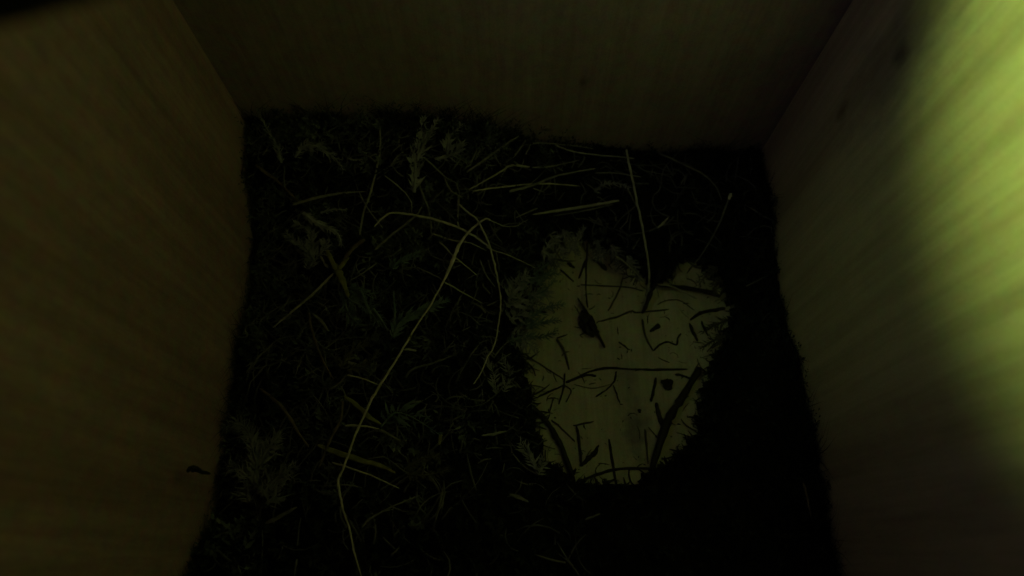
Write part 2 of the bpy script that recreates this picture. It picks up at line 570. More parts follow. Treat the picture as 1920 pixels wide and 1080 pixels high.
while cnt < 260:
    x, y = rng.uniform(CUP[:, 0].min(), CUP[:, 0].max()), rng.uniform(CUP[:, 1].min(), CUP[:, 1].max())
    d = D1(x, y)
    if d > -0.0004 or rng.random() > 0.25 + math.exp(d / 0.004): continue
    cnt += 1
    L = rng.uniform(0.0002, 0.0010) if rng.random() < 0.7 else rng.uniform(0.001, 0.004)
    az = rng.uniform(0, math.pi); bend = rng.normal(0, 1.2)
    r = rng.uniform(0.00005, 0.00016)
    pts = []
    for q in range(4):
        pts.append(Vector((x, y, r + 0.00005)))
        x += math.cos(az) * L / 3; y += math.sin(az) * L / 3; az += bend / 3
    v, f = tube(pts, [r * .6, r, r, r * .5], 4)
    o0 = len(hv); hv += v; hf += [tuple(i + o0 for i in q_) for q_ in f]
sp_ = link_mesh('floor_crumbs', hv, hf, M_fringe)
tag(sp_, 'tiny specks and hairs strewn over the bare floor', 'crumbs', kind='stuff')

# ------------------------------------------------------------------ traced pieces
def place(pts, surf, dz):
    """photo points -> points lying on the moss ('m') or floor ('f'), heights smoothed along the piece"""
    zs = []
    for p in pts:
        if len(p) > 2:
            zs.append(p[2]); continue
        if surf == 'f':
            zs.append(dz); continue
        d = ray(p[0], p[1]); t = 0.10
        while t < 0.30:
            q_ = Vector((0, 0, CAMZ)) + d * t
            if abs(q_.x) > WX or q_.y > YB or q_.z <= max(H1(q_.x, q_.y), 0) + dz:
                break
            t += 0.0008
        zs.append(max(q_.z, dz))
    fixed = [len(p) > 2 for p in pts]
    for _ in range(2):
        z2 = zs[:]
        for i in range(1, len(zs) - 1):
            if not fixed[i]:
                z2[i] = max((zs[i - 1] + 2 * zs[i] + zs[i + 1]) / 4, zs[i] - 0.001)
        zs = z2
    out = []
    for p, z in zip(pts, zs):
        q_ = at_z(p[0], p[1], z)
        q_.x = min(max(q_.x, -WX + 0.0008), WX - 0.0008)
        q_.y = min(q_.y, YB - 0.0008)
        out.append(q_)
    return out

def spline(pts, n=5):
    if len(pts) == 2:
        return [pts[0].lerp(pts[1], i / 6) for i in range(7)]
    out = []
    for i in range(len(pts) - 1):
        p0, p1, p2, p3 = pts[max(i - 1, 0)], pts[i], pts[i + 1], pts[min(i + 2, len(pts) - 1)]
        for k in range(n):
            t = k / n
            out.append(0.5 * ((2 * p1) + (p2 - p0) * t + (2 * p0 - 5 * p1 + 4 * p2 - p3) * t * t + (3 * p1 - p0 - 3 * p2 + p3) * t ** 3))
    out.append(pts[-1].copy())
    return out

PXM = 0.165 / FPX      # metres per photo pixel at the nest

def strand_mesh(pts, w, taper, flat, jit, seed, knots=()):
    sp = spline(pts)
    n = len(sp)
    rad = []
    for i, p in enumerate(sp):
        t = i / (n - 1)
        if isinstance(w, (list, tuple)):
            k = t * (len(w) - 1); j = min(int(k), len(w) - 2)
            ww = w[j] + (w[j + 1] - w[j]) * (k - j)
        else:
            ww = w * (1 - taper * t ** 2)
        ww *= 0.80
        ww *= 1 + 1.6 * jit * noise.noise(Vector((i * 1.3, seed * 7.7, 0)))
        if i in (0, n - 1): ww *= 0.6
        rad.append(ww * PXM / 2)
    for i in range(1, n - 1):
        sp[i] = sp[i] + Vector((noise.noise(Vector((i * .5, seed, 1))), noise.noise(Vector((i * .5, seed, 5))), 0)) * 0.00018
    return tube(sp, rad, 7, flat)

count = 0
def strand(name, cat, label, mat, pts, w, surf='m', dz=None, taper=0.45, flat=0.8, jit=0.18, group=None, parent=None):
    global count
    count += 1
    if dz is None: dz = 0.0034 if surf == 'm' else 0.0004
    if surf == 'm': dz += 0.0022
    P = place(pts, surf, dz)
    v, f = strand_mesh(P, w, taper, flat, jit, count)
    c = P[len(P) // 2]
    v = [p - c for p in v]
    o = link_mesh(name, v, f, MAT[mat])
    o.location = c
    if parent is None: tag(o, label, cat, group)
    else:
        o.parent = parent; o.location = c - parent.location
        if label: o['label'] = label
    return o

# --- main bent stalk with sheath and nodes
root = empty('grass_stalk', at_z(741, 680, 0.02))
tag(root, 'longest pale grass stalk, hooked at the top, running down the left half', 'grass stalk', 'grass stalks strewn over the moss')
main_pts = [(920, 413), (911, 410), (900, 417), (885, 429), (869, 447), (858, 463), (850, 484), (841, 506), (829, 532), (808, 571), (788, 600),
            (765, 638), (744, 673), (712, 723), (695, 752), (684, 777), (667, 813), (654, 851), (640, 886), (634, 903), (639, 935), (644, 957), (656, 995), (663, 1030), (678, 1082)]
strand('stem', None, None, 'pale', main_pts, [4, 4.5, 5, 6, 6, 6, 6, 6, 5, 4.2, 4.2, 4.6, 5, 6, 6, 5, 5, 5, 5, 5, 5, 4.4, 4, 3, 2.5], dz=0.0055, taper=0, jit=0.12, parent=root)
strand('leaf_sheath', None, None, 'pale', [(872, 443), (860, 461), (851, 484), (841, 507), (832, 527)], [6, 9, 10, 8, 5], dz=0.0058, taper=0, parent=root)
for a in ([(717, 715), (712, 723), (706, 734)], [(686, 772), (684, 777), (682, 783)], [(771, 627), (768, 634), (764, 640)]):
    strand('node', None, None, 'olive', a, [5, 7.5, 5], dz=0.0055, taper=0, parent=root)

GS = 'grass stalks strewn over the moss'
S = lambda lab, mat, pts, w, **k: strand('grass_stalk', 'grass stalk', lab, mat, pts, w, group=GS, **k)
S('long thin arching stalk from beside the hook down along the left of the bare patch', 'straw',
  [(861, 383), (878, 399), (891, 408), (900, 421), (909, 439), (916, 454), (921, 472), (927, 495), (933, 522), (936, 540), (939, 560), (938, 583), (933, 620), (927, 647), (913, 673), (903, 697), (888, 720)], 5, dz=0.0062)
S('wiry loop curling right from the hook of the longest stalk', 'dull', [(915, 411), (930, 418), (946, 424), (967, 424), (978, 418), (990, 412)], 3, dz=0.005)
S('pale arched stalk with a sharp bend crossing under the hook of the longest stalk', 'straw', [(702, 425), (715, 411), (735, 399), (773, 403), (817, 412), (855, 425), (884, 440), (907, 455), (924, 469)], [3, 5, 5.5, 6, 6, 6, 5, 3], dz=0.0046)
S('thin straight stalk under the hook, running right and down', 'dull', [(808, 437), (847, 450), (879, 455), (894, 461), (912, 470)], 4)
S('thin stalk whose end reaches the upper left rim of the bare patch', 'straw', [(912, 463), (924, 469), (947, 476), (968, 485), (987, 494), (1004, 503)], 3.4, dz=0.0045)
S('stalk crossing beneath the thick sheath of the longest stalk', 'straw', [(824, 453), (838, 467), (848, 478), (869, 495), (894, 516)], 4)
S('short stub lying just right of the thick sheath', 'dull', [(848, 503), (864, 497)], 3.5)
S('left one of the two thin stalks beside the long arching stalk', 'dull', [(900, 487), (912, 516), (930, 540)], 4)
S('right one of the two thin stalks beside the long arching stalk', 'dull', [(915, 487), (921, 507), (932, 524), (943, 540)], 4)
S('short fibre hugging the right of the long arching stalk', 'dim', [(930, 472), (935, 498), (936, 513)], 3)
S('short upright fibre above the wiry loop', 'dim', [(965, 392), (966, 423)], 3)
S('upright short stem standing above the hook of the longest stalk', 'dull', [(860, 372), (858, 414), (863, 430)], 5)
S('thickest straight stalk in the right half, sloping up to the right', 'straw', [(1161, 376), (1104, 386), (1046, 395), (999, 402)], [6, 9, 9, 7, 5], dz=0.005)
S('thin dark leaf lying under the thickest straight stalk', 'dim', [(1150, 383), (1080, 398), (1030, 406)], 5, dz=0.003)
S('short split end left of the thickest straight stalk', 'dull', [(1008, 390), (985, 400), (967, 408)], 5)
S('pale thin stalk lying almost level above the thickest straight stalk', 'pale', [(886, 358), (922, 353), (950, 350), (996, 345), (1040, 345), (1087, 349)], [3, 4, 4.5, 4, 3.5, 2.5], dz=0.0045)
S('flat forked stalk crossing the pale level stalk', 'dull', [(955, 359), (1002, 346), (1040, 331), (1087, 321), (1116, 316)], [9, 8, 6, 5, 4])
S('bent pale stalk with an elbow near the back wall', 'straw', [(879, 356), (904, 342), (927, 329), (945, 318), (960, 310), (993, 313)], [3, 4, 5, 6, 6, 5.5], dz=0.0045)
S('thin curved stalk continuing right of the bent pale stalk', 'dull', [(998, 314), (1028, 313), (1058, 307), (1087, 300)], 4.5)
S('slanting straight stalk rising right to the back wall', 'dull', [(875, 323), (915, 295), (952, 268), (974, 254)], 6)
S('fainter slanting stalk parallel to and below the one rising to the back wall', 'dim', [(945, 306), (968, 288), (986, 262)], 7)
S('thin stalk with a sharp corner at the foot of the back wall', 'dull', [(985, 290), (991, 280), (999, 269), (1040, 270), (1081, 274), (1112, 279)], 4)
S('long low stalk along the foot of the back wall', 'dull', [(1040, 272), (1075, 284), (1122, 291), (1162, 294), (1189, 297)], 5)
S('pale short curved stalk in the right half below the back wall', 'dull', [(1116, 325), (1148, 324), (1177, 328), (1203, 332)], 4.5)
S('long thin stalk hanging from the back wall down into the bare patch', 'straw', [(1174, 280, .026), (1179, 305, .025), (1189, 351, .024), (1195, 383, .023), (1203, 418, .022), (1209, 453, .021), (1215, 488, .018), (1217, 529, .013), (1210, 556, .008)], 6, taper=0.1)
S('short thin stalk crossing the top half of the long hanging stalk', 'dim', [(1174, 348), (1192, 385)], 3.5)
S('thin stalk running left and down from the long hanging stalk', 'dim', [(1192, 386), (1162, 412), (1150, 430)], 4)
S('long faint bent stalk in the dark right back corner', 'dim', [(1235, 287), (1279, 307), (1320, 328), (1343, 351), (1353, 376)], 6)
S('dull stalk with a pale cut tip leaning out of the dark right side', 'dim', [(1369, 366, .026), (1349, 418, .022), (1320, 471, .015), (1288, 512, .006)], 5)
S('small pale seed-shaped piece above the bare patch', 'straw', [(1232, 428), (1242, 420), (1253, 408)], [3, 7, 4], dz=0.004)
S('thin fibre pointing at the small seed-shaped piece', 'dim', [(1180, 440), (1205, 436), (1230, 427)], 3)
S('stubby pale piece left of the long hanging stalk', 'dull', [(1186, 468), (1199, 446)], 5)
S('fine fibre below the right end of the thickest straight stalk', 'dim', [(1104, 407), (1136, 428)], 3.5)
S('grey stalk slanting onto the top of the bare patch', 'straw', [(1154, 480, .018), (1177, 497, .014), (1207, 527, .008)], 4.5)
S('tiny upright crumb under the pale level stalk', 'dim', [(973, 363), (977, 384)], 3.5)
S('tiny slanting crumb below the fork of the flat stalk', 'dull', [(1000, 353), (1022, 361)], 3.5)
S('tiny crumb between the fork and the thickest straight stalk', 'dim', [(1046, 377), (1059, 360)], 3.5)
S('tiny level fibre right of the long hanging stalk', 'dim', [(1212, 405), (1237, 404)], 2.5)
S('tiny level fibre near the dark right side', 'dim', [(1323, 395), (1346, 401)], 3)
S('pale branch meeting the node of the longest stalk from the left', 'straw', [(651, 703), (680, 710), (710, 722)], 4.2, dz=0.0048)
S('angled stalk right of the lower node of the longest stalk', 'dim', [(759, 708), (776, 691), (808, 682), (846, 668)], 6)
S('stalk slanting right and down from the middle of the longest stalk', 'straw', [(832, 528), (867, 548), (907, 570)], 4.2)
S('short stalk that joins the long arching stalk from the left', 'dull', [(913, 573), (937, 563)], 4)
S('short fibre crossing the stalk that slants down from the middle', 'dim', [(897, 539), (884, 571)], 3.2)
S('straight stalk slanting from the left wall up to the forked pale leaf', 'dull', [(511, 615), (540, 591), (563, 571), (587, 551), (625, 513)], [4, 5, 7, 7, 6], taper=0)
S('thin arched stalk lying above the straight slanting stalk at left', 'dim', [(487, 609), (492, 598), (520, 577), (563, 561)], 4)
S('crooked fibre poking against the left wall', 'dim', [(441, 631), (463, 631), (460, 614), (485, 603)], 4.5)
S('brown curved stem descending left of the longest stalk', 'brown', [(579, 586), (587, 627), (604, 673), (625, 711)], 6.5)
S('faint stalk slanting near the left wall, the upper of two', 'dim', [(511, 644), (476, 679), (461, 700)], 5)
S('faint stalk slanting near the left wall, the lower of two', 'dim', [(498, 685), (479, 705)], 4.5)
S('small straight fibre left of the brown curved stem', 'dim', [(566, 670), (552, 708)], 4)
S('thin stalk sloping down right below the olive blade', 'straw', [(623, 867), (661, 879), (702, 894), (749, 916)], 4.2)
S('hair-thin stalk peaking and falling to the right, low in the left half', 'dim', [(689, 861), (721, 858), (756, 882), (800, 916)], 3.4)
S('short pale stalk crossing behind the lower part of the longest stalk', 'straw', [(647, 798), (674, 798), (711, 804)], 5, dz=0.004)
S('dim leaf end carrying on right from the short pale stalk', 'dim', [(711, 806), (730, 815), (750, 827)], 7)
S('curved stalk at the bottom rising to the right', 'dull', [(678, 989), (696, 971), (733, 951), (787, 929)], 5)
S('short fibre at the bottom edge left of the longest stalk', 'dim', [(557, 1048), (551, 1082)], 4.5)
S('short fibre at the bottom edge right of the longest stalk', 'dim', [(733, 1042), (749, 1026)], 5)
S('small pale blade left of the lower bare patch', 'dull', [(903, 817), (925, 814), (950, 808)], [4, 7, 3])
S('lone pale splinter low in the dark below the bare patch', 'dim', [(1098, 974), (1125, 963)], 5)
S('thin brown sliver standing against the right wall low down', 'brown', [(1506, 905), (1514, 935), (1520, 968)], 5)
S('thin tall stalk bending down from the back left corner', 'dull', [(712, 236), (713, 277), (706, 317), (692, 370), (683, 393), (674, 440)], [3.5, 4, 5, 6, 5, 5])
S('thin fibre crossing the foot of the tall bending stalk', 'dull', [(674, 361), (689, 390), (718, 428)], 3.6)
S('straight stalk passing under the sharp bend of the pale arched stalk', 'dim', [(703, 469), (735, 440), (779, 405), (791, 388)], 7)
S('short piece lying between the two plumes and the hook', 'dim', [(804, 383), (835, 352)], 5)
S('small bow-shaped fibre left of the plumes', 'dull', [(721, 329), (750, 352), (770, 376), (772, 399)], 3.5)
S('stem running down from the left plume', 'dim', [(782, 335), (791, 361), (805, 399), (808, 437)], [8, 7, 6, 4])
S('zigzag stem running down from the right plume', 'dim', [(797, 297), (820, 318), (838, 335), (855, 344), (861, 364), (861, 385)], 5)
S('short curved fibre right of the zigzag stem', 'dull', [(832, 332), (846, 358), (867, 370)], 4.5)
S('tiny hooked fibre beside the top of the tall bending stalk', 'dim', [(718, 287), (728, 274), (743, 270), (753, 273), (751, 282)], 3.2)
S('slender fibre right of the forked pale leaf', 'dull', [(706, 494), (683, 510), (657, 526)], 4)
S('thin fibre joining the small green sprig to the longest stalk', 'dim', [(779, 501), (814, 516), (829, 525)], 4.5)
S('short fibre beside the left wall above the straight slanting stalk', 'dim', [(528, 498), (548, 493), (569, 485)], 4.5)

GT = 'brown twigs in the moss'
T = lambda lab, pts, w, **k: strand('twig', 'twig', lab, 'brown', pts, w, group=GT, flat=1, jit=0.3, **k)
T('brown twig slanting down from the left wall to the flat blade', [(479, 309), (500, 325), (522, 341), (559, 377)], 9)
T('brown twig slanting down right in the lower left', [(487, 729), (507, 743), (535, 771), (560, 812), (579, 838)], [5, 8, 8, 6, 5])
T('knobbly brown twig with a broken end above the forked pale leaf', [(640, 497), (655, 473), (668, 460), (684, 449)], [9, 11, 12, 10])
T('crooked twig behind the lower part of the longest stalk', [(642, 752), (639, 787), (623, 816), (611, 844), (598, 879)], 7)

GB = 'flat dry blades'
Bl = lambda lab, mat, pts, w, **k: strand('dry_blade', 'dry leaf blade', lab, mat, pts, w, group=GB, flat=0.25, taper=0, **k)
Bl('flat pale brown blade tapering to the right near the left wall', 'dull', [(547, 385), (581, 374), (633, 363), (686, 359)], [5, 10, 7, 2])
Bl('olive blade lying across the lower part of the longest stalk', 'olive', [(595, 834), (623, 845), (671, 861), (711, 872), (742, 887)], [6, 13, 13, 11, 3])
Bl('olive blade crossing the longest stalk higher up', 'olive', [(645, 742), (673, 763), (691, 781), (715, 796)], [6, 12, 12, 4])
Bl('small curled flake beside the brown curved stem', 'dim', [(584, 587), (601, 600), (616, 621)], [4, 9, 4])
Bl('small level flake left of the pale branch', 'dull', [(645, 676), (664, 683), (686, 691)], [3, 9, 3])
Bl('tiny level flake right of the longest stalk', 'dull', [(757, 656), (768, 655), (781, 658)], [3, 8, 3])
Bl('pale wedge-shaped flake right of the pinnate sprig', 'olive', [(826, 815), (825, 825), (824, 834)], [10, 8, 3])
Bl('faint blade pointing up right near the bottom of the left wall', 'dim', [(557, 951), (516, 973), (497, 982)], [4, 10, 5])
Bl('dim blade low left of the bare patch', 'dim', [(955, 927), (972, 932), (991, 941)], [4, 10, 4])
# forked pale leaf
fk = empty('forked_leaf', at_z(640, 520, 0.02))
tag(fk, 'yellowish forked leaf stub with two pale prongs left of the longest stalk', 'leaf')
strand('blade', None, None, 'olive', [(627, 495), (636, 510), (642, 525), (654, 557)], [14, 18, 16, 8], flat=0.3, taper=0, dz=0.005, parent=fk)
strand('prong', None, None, 'olive', [(613, 469), (618, 480), (630, 505)], [7, 12, 12], flat=0.3, taper=0, dz=0.0054, parent=fk)
strand('prong', None, None, 'olive', [(655, 483), (645, 492), (635, 505)], [6, 12, 12], flat=0.3, taper=0, dz=0.0054, parent=fk)
strand('prong', 'lowest, greyish prong', 'lowest, greyish prong', 'dull', [(601, 480), (610, 495), (617, 503)], [4, 8, 4], flat=0.3, taper=0, dz=0.0046, parent=fk)

# --- feathery moss sprigs
def sprig(label, mat, spines, leaf_px, w=4, gap_px=3.0, spread=0.9, dz=0.004, cat='moss sprig', droop=0.0, one_side=0, leaf_w=0.095):
    dz += 0.0018
    first = place(spines[0], 'm', dz)
    c = first[len(first) // 2]
    e = empty('moss_sprig', c)
    tag(e, label, cat, 'feathery moss sprigs')
    sv, sf, av, af = [], [], [], []
    for k, sp in enumerate(spines):
        P = spline(place(sp, 'm', dz + k * 0.0002), 8)
        n = len(P)
        v, f = tube(P, [w * PXM / 2 * (1 - 0.7 * i / (n - 1)) for i in range(n)], 5)
        o0 = len(sv); sv += v; sf += [tuple(i + o0 for i in q_) for q_ in f]
        Ltot = sum((P[i + 1] - P[i]).length for i in range(n - 1))
        m = max(6, int(Ltot / (gap_px * PXM * 0.85)))
        spread = max(spread, 0.6)
        for j in range(m):
            t = j / m
            x = t * (n - 1); i = min(int(x), n - 2)
            b_ = P[i].lerp(P[i + 1], x - i)
            d = (P[i + 1] - P[i]).normalized()
            sd = d.cross(Vector((0, 0, 1))).normalized()
            for sgn in (-1, 1):
                if one_side and sgn != one_side and random.random() < 0.8: continue
                if random.random() < 0.22: continue
                a = spread * random.uniform(0.35, 1.5)
                lift = random.uniform(-0.8, 1.1) - droop
                ld_ = (d * math.cos(a) + sd * (sgn * math.sin(a)) + Vector((0, 0, lift * 0.6))).normalized()
                ll = leaf_px * 1.3 * PXM * random.uniform(0.4, 1.25) * (1 - 0.55 * t) * (0.6 + 0.4 * min(1, t * 6))
                wd = ld_.cross(Vector((0, 0, 1)) + sd * 0.2).normalized() * ll * leaf_w
                cv = Vector((random.uniform(-.25, .25) * ll, random.uniform(-.25, .25) * ll, -ll * 0.15)) + d * ll * 0.15
                o0 = len(av)
                for q_ in (b_, b_ + ld_ * ll * 0.5 + wd, b_ + ld_ * ll + cv, b_ + ld_ * ll * 0.5 - wd):
                    q_ = Vector((min(max(q_.x, -WX + .0004), WX - .0004), min(q_.y, YB - .0004), max(q_.z, 0.0006)))
                    av.append(q_)
                af.append((o0, o0 + 1, o0 + 2, o0 + 3))
    link_mesh('stem', [p - c for p in sv], sf, MAT[mat], e)
    link_mesh('leaflets', [p - c for p in av], af, MAT[mat], e)
    return e

sprig('forked plume of dry moss standing at the back wall, the left of two', 'moss', [[(776, 361), (779, 323), (776, 285), (788, 253), (794, 220)], [(782, 300), (791, 277), (805, 250), (821, 226)]], 21, 8, 1.9, 0.6)
sprig('forked plume of dry moss at the back wall, the right of two', 'moss', [[(838, 290), (840, 272), (846, 253), (868, 233)], [(815, 298), (846, 291), (860, 280), (866, 268)]], 18, 7, 1.9, 0.6)
sprig('big spread feathery sprig with many fine leaflets by the lower left wall', 'dusk',
      [[(485, 925), (482, 882), (475, 844), (466, 812), (447, 793), (419, 804)], [(480, 895), (497, 850), (510, 832), (523, 817)], [(490, 930), (510, 905), (530, 888), (554, 872)], [(482, 915), (455, 885), (428, 874)], [(470, 940), (462, 915), (470, 890)], [(500, 945), (515, 930), (520, 915)]], 25, 7, 1.3, 0.95, leaf_w=0.055)
sprig('shaggy sprig curving over near the back left corner', 'moss', [[(553, 296), (571, 274), (592, 275), (609, 283), (628, 297), (644, 319)]], 17, 5, 2.4, 0.8)
sprig('faint sprig standing in the back left corner', 'moss', [[(528, 305), (520, 275), (505, 250), (482, 205)]], 14, 5, 3, 0.5)
sprig('tiny level sprig right of the shaggy curved one', 'moss', [[(651, 297), (668, 300), (687, 299)]], 9, 4, 2.5, 0.6)
sprig('small dim sprig arched above the pale brown blade tip', 'moss', [[(601, 399), (624, 393), (649, 394)]], 10, 5, 2.5, 0.7)
sprig('thick sprig with a yellowish pointed tip left of the tall bending stalk', 'moss', [[(569, 399), (592, 417), (616, 428), (634, 440), (641, 460)]], 16, 8, 2.2, 0.6)
sprig('loose grey-green tuft between the left wall and the forked leaf', 'moss', [[(578, 505), (585, 462), (578, 430), (552, 420)], [(590, 490), (570, 465), (535, 437)], [(580, 500), (605, 470), (612, 450)]], 20, 6, 1.9, 0.9)
sprig('blue-green leafy sprig with a pale tip crossing the middle of the longest stalk', 'teal', [[(737, 634), (750, 604), (779, 587), (805, 577), (837, 563)]], 22, 8, 1.8, 0.5, dz=0.005)
sprig('slim upright blue-green sprig left of the leafy one', 'teal', [[(741, 630), (740, 586), (738, 546)]], 8, 7, 2.2, 0.3)
sprig('small green sprig with spiky tip between the forked leaf and the longest stalk', 'teal', [[(735, 505), (744, 493), (765, 485), (784, 475)]], 18, 6, 2.2, 0.7)
sprig('short pale green sprig below the forked leaf', 'teal', [[(694, 590), (687, 571), (676, 541)], [(700, 580), (715, 600), (727, 620)]], 11, 8, 2.4, 0.4)
sprig('pinnate green sprig with hanging leaflets in the lower middle', 'teal', [[(715, 800), (737, 776), (761, 777), (793, 794), (828, 818)]], 30, 4, 4.2, 1.25, one_side=-1)
sprig('dark green tuft on the upper left rim of the bare patch', 'teal', [[(968, 545), (985, 530), (1010, 520), (1042, 505)], [(990, 560), (1020, 545), (1040, 525)]], 16, 5, 2.2, 0.8)
sprig('dark green tuft on the left rim of the bare patch', 'teal', [[(975, 610), (1000, 592), (1030, 575), (1058, 570)], [(985, 615), (1010, 605), (1050, 600)]], 18, 5, 2.4, 0.7)
sprig('dark tuft overhanging the left side of the bare patch lower down', 'teal', [[(950, 640), (985, 630), (1020, 632), (1042, 620)]], 16, 5, 2.6, 0.8)
sprig('widest ragged tuft, sprawling over the left edge of the bare patch', 'dusk', [[(950, 575), (975, 560), (1005, 548), (1030, 552)], [(955, 600), (985, 580), (1012, 566)], [(960, 625), (985, 640), (1010, 655)], [(955, 560), (968, 535), (990, 515)]], 24, 4, 2.0, 1.1)
sprig('ragged tuft on the bare patch top edge, left of the thin upright twig', 'dusk', [[(1030, 440), (1048, 462), (1062, 485)], [(1055, 430), (1072, 452), (1080, 478)], [(1015, 470), (1035, 485), (1046, 505)]], 20, 4, 2.4, 1.0)
sprig('ragged tuft on the bare patch top edge, right of the thin upright twig', 'dusk', [[(1120, 450), (1125, 470), (1122, 492)], [(1145, 460), (1158, 480), (1160, 505)], [(1175, 480), (1188, 505), (1200, 525)]], 18, 4, 2.4, 1.0)
sprig('broad grey-green tuft below the forked leaf, trailing right toward the longest stalk', 'teal', [[(640, 545), (660, 565), (690, 580), (712, 610)], [(650, 540), (675, 545), (700, 560)], [(645, 560), (655, 590), (675, 610)]], 20, 5, 2.0, 0.9)
sprig('dusty tuft in the hollow between the brown curved stem and the longest stalk', 'murk', [[(640, 690), (660, 660), (690, 640)], [(650, 695), (685, 685), (710, 660)]], 16, 4, 2.4, 0.9)
sprig('dusty tuft right of the lower longest stalk, under the pinnate sprig', 'murk', [[(760, 880), (790, 860), (825, 855)], [(765, 890), (805, 890), (840, 880)]], 15, 4, 2.6, 0.9)
sprig('small green tuft poking onto the bare patch from its upper left corner', 'teal', [[(1005, 535), (1025, 518), (1050, 512)], [(1000, 515), (1020, 500), (1032, 490)]], 15, 5, 2.2, 0.9)
sprig('dark tuft on the top rim just left of the long hanging stalk', 'murk', [[(1190, 500), (1170, 495), (1150, 485)], [(1200, 515), (1185, 520), (1170, 512)]], 16, 5, 2.4, 0.9)
sprig('dim tuft reaching down onto the right shoulder of the bare patch', 'murk', [[(1345, 500), (1325, 515), (1310, 535)], [(1350, 520), (1340, 535), (1345, 550)]], 16, 5, 2.4, 0.9)
sprig('dim tuft on the right rim of the bare patch beside the two chips', 'murk', [[(1365, 600), (1340, 610), (1318, 622)], [(1360, 630), (1335, 640), (1312, 655)]], 16, 6, 2.2, 0.9)
sprig('tuft of pale roots on the top rim of the bare patch', 'moss', [[(1020, 470), (1040, 450), (1060, 436)], [(1075, 470), (1085, 445), (1095, 425)]], 15, 4, 2.6, 0.8)
sprig('fibrous tuft in the dark between the wiry loop and the bare patch', 'moss', [[(930, 740), (925, 700), (910, 670)], [(945, 735), (955, 700), (940, 670)]], 17, 3, 3, 0.9)
sprig('faint tuft right of the pale short curved stalk', 'moss', [[(1115, 360), (1135, 345), (1160, 345), (1180, 352)]], 14, 4, 3, 0.9)
sprig('small root tuft on the lower left rim of the bare patch', 'moss', [[(1005, 880), (990, 850), (975, 830)], [(1010, 890), (1020, 860)]], 18, 3, 3, 0.8)

# --- dark debris on the bare floor
GD = 'dark crumbs and twigs on the bare floor'
D = lambda name, cat, lab, pts, w, mat='dark', **k: strand(name, cat, lab, mat, pts, w, surf='f', group=GD, **{'taper': 0.2, 'jit': 0.3, **k})
ct = empty('moss_twig', at_z(1110, 605, 0.0005))
tag(ct, 'black twig carrying a bristly clump, largest piece on the bare floor', 'twig', GD)
strand('stem', None, None, 'dark', [(1083, 558), (1092, 574), (1101, 588), (1117, 617), (1134, 652)], [4, 7, 9, 8, 8], surf='f', dz=0.0012, taper=0, jit=0.25, parent=ct)
cv_, cf_ = [], []
bm = bmesh.new()
bmesh.ops.create_icosphere(bm, subdivisions=3, radius=1)
cc = at_z(1104, 607, 0.0013)
for v in bm.verts:
    n_ = 1 + 0.7 * noise.noise(v.co * 1.7) + 0.5 * noise.noise(v.co * 4.3)
    d_ = Vector((v.co.x * 0.0021, v.co.y * 0.0034, v.co.z * 0.0013)) * n_
    d_.rotate(__import__('mathutils').Euler((0, 0, 0.45)))
    v.co = d_ + cc - ct.location
me = bpy.data.meshes.new('clump'); bm.to_mesh(me); bm.free(); me.materials.append(MAT['dark'])
oc = bpy.data.objects.new('clump', me); COL.objects.link(oc); oc.parent = ct
for a in ([(1100, 617), (1088, 615), (1076, 612)], [(1096, 625), (1088, 628), (1093, 633)], [(1104, 580), (1110, 578), (1116, 573)], [(1118, 606), (1124, 602), (1127, 603)]):
    strand('bristle', None, None, 'dark', a, 3, surf='f', dz=0.0008, parent=ct)
D('twig', 'twig', 'thin arched twig across the upper part of the bare floor', [(1089, 534), (1134, 536), (1181, 539), (1207, 546)], 4, 'murk')
D('twig', 'twig', 'thin upright twig running down to the bristly clump', [(1102, 455, .008), (1099, 501, .004), (1099, 547, .002), (1102, 577, .0015)], 5.5)
D('twig', 'twig', 'short bowed twig under the arched one', [(1168, 518), (1163, 539), (1152, 562), (1140, 583)], 4.5, 'murk')
D('twig', 'twig', 'twig stretching right from the bristly clump', [(1126, 602), (1157, 594), (1184, 583), (1196, 586), (1254, 580)], 5, 'murk')
D('twig', 'twig', 'thick black twig coming off the top rim by the hanging stalk', [(1236, 505, .012), (1233, 524, .007), (1222, 545, .003), (1210, 577, .002), (1204, 588, .001)], [9, 12, 12, 10, 6], taper=0)
D('twig', 'twig', 'thick black twig lying level at the upper right of the bare floor', [(1232, 535), (1280, 539), (1332, 548), (1350, 556)], [8, 11, 13, 8], taper=0, dz=0.002)
D('grass_stalk', 'grass stalk', 'pale stalk lying along the thick level black twig', [(1234, 533, .004), (1265, 539, .004), (1306, 560, .003)], 4.5, 'straw')
D('bark_chip', 'bark chip', 'wedge-shaped black chip near the middle of the bare floor', [(1219, 622), (1228, 615), (1237, 609)], [6, 11, 12], flat=0.6, taper=0)
D('rootlet', 'rootlet', 'grey rootlet bending down past the wedge-shaped chip', [(1204, 598), (1210, 629), (1225, 658)], 5.5, 'murk')
D('rootlet', 'rootlet', 'black worm-like rootlet with an upturned end', [(1226, 657), (1236, 647), (1251, 641), (1268, 646), (1271, 633), (1277, 625)], 5)
D('twig', 'twig', 'short straight splinter right of the black twig with clump', [(1160, 641), (1181, 656)], 4.5)
D('twig', 'twig', 'curved dark leaf stalk at the left of the bare floor', [(1044, 636), (1058, 658), (1067, 693)], [8, 8, 4], 'murk', taper=0)
D('twig', 'twig', 'thin straight twig running from the left rim to the star-shaped cluster', [(985, 664), (999, 674), (1032, 695), (1058, 712)], 4, 'murk')
rt = empty('rootlet_cluster', at_z(1058, 720, 0.0005))
tag(rt, 'spidery star-shaped cluster of thin black rootlets', 'rootlet', GD)
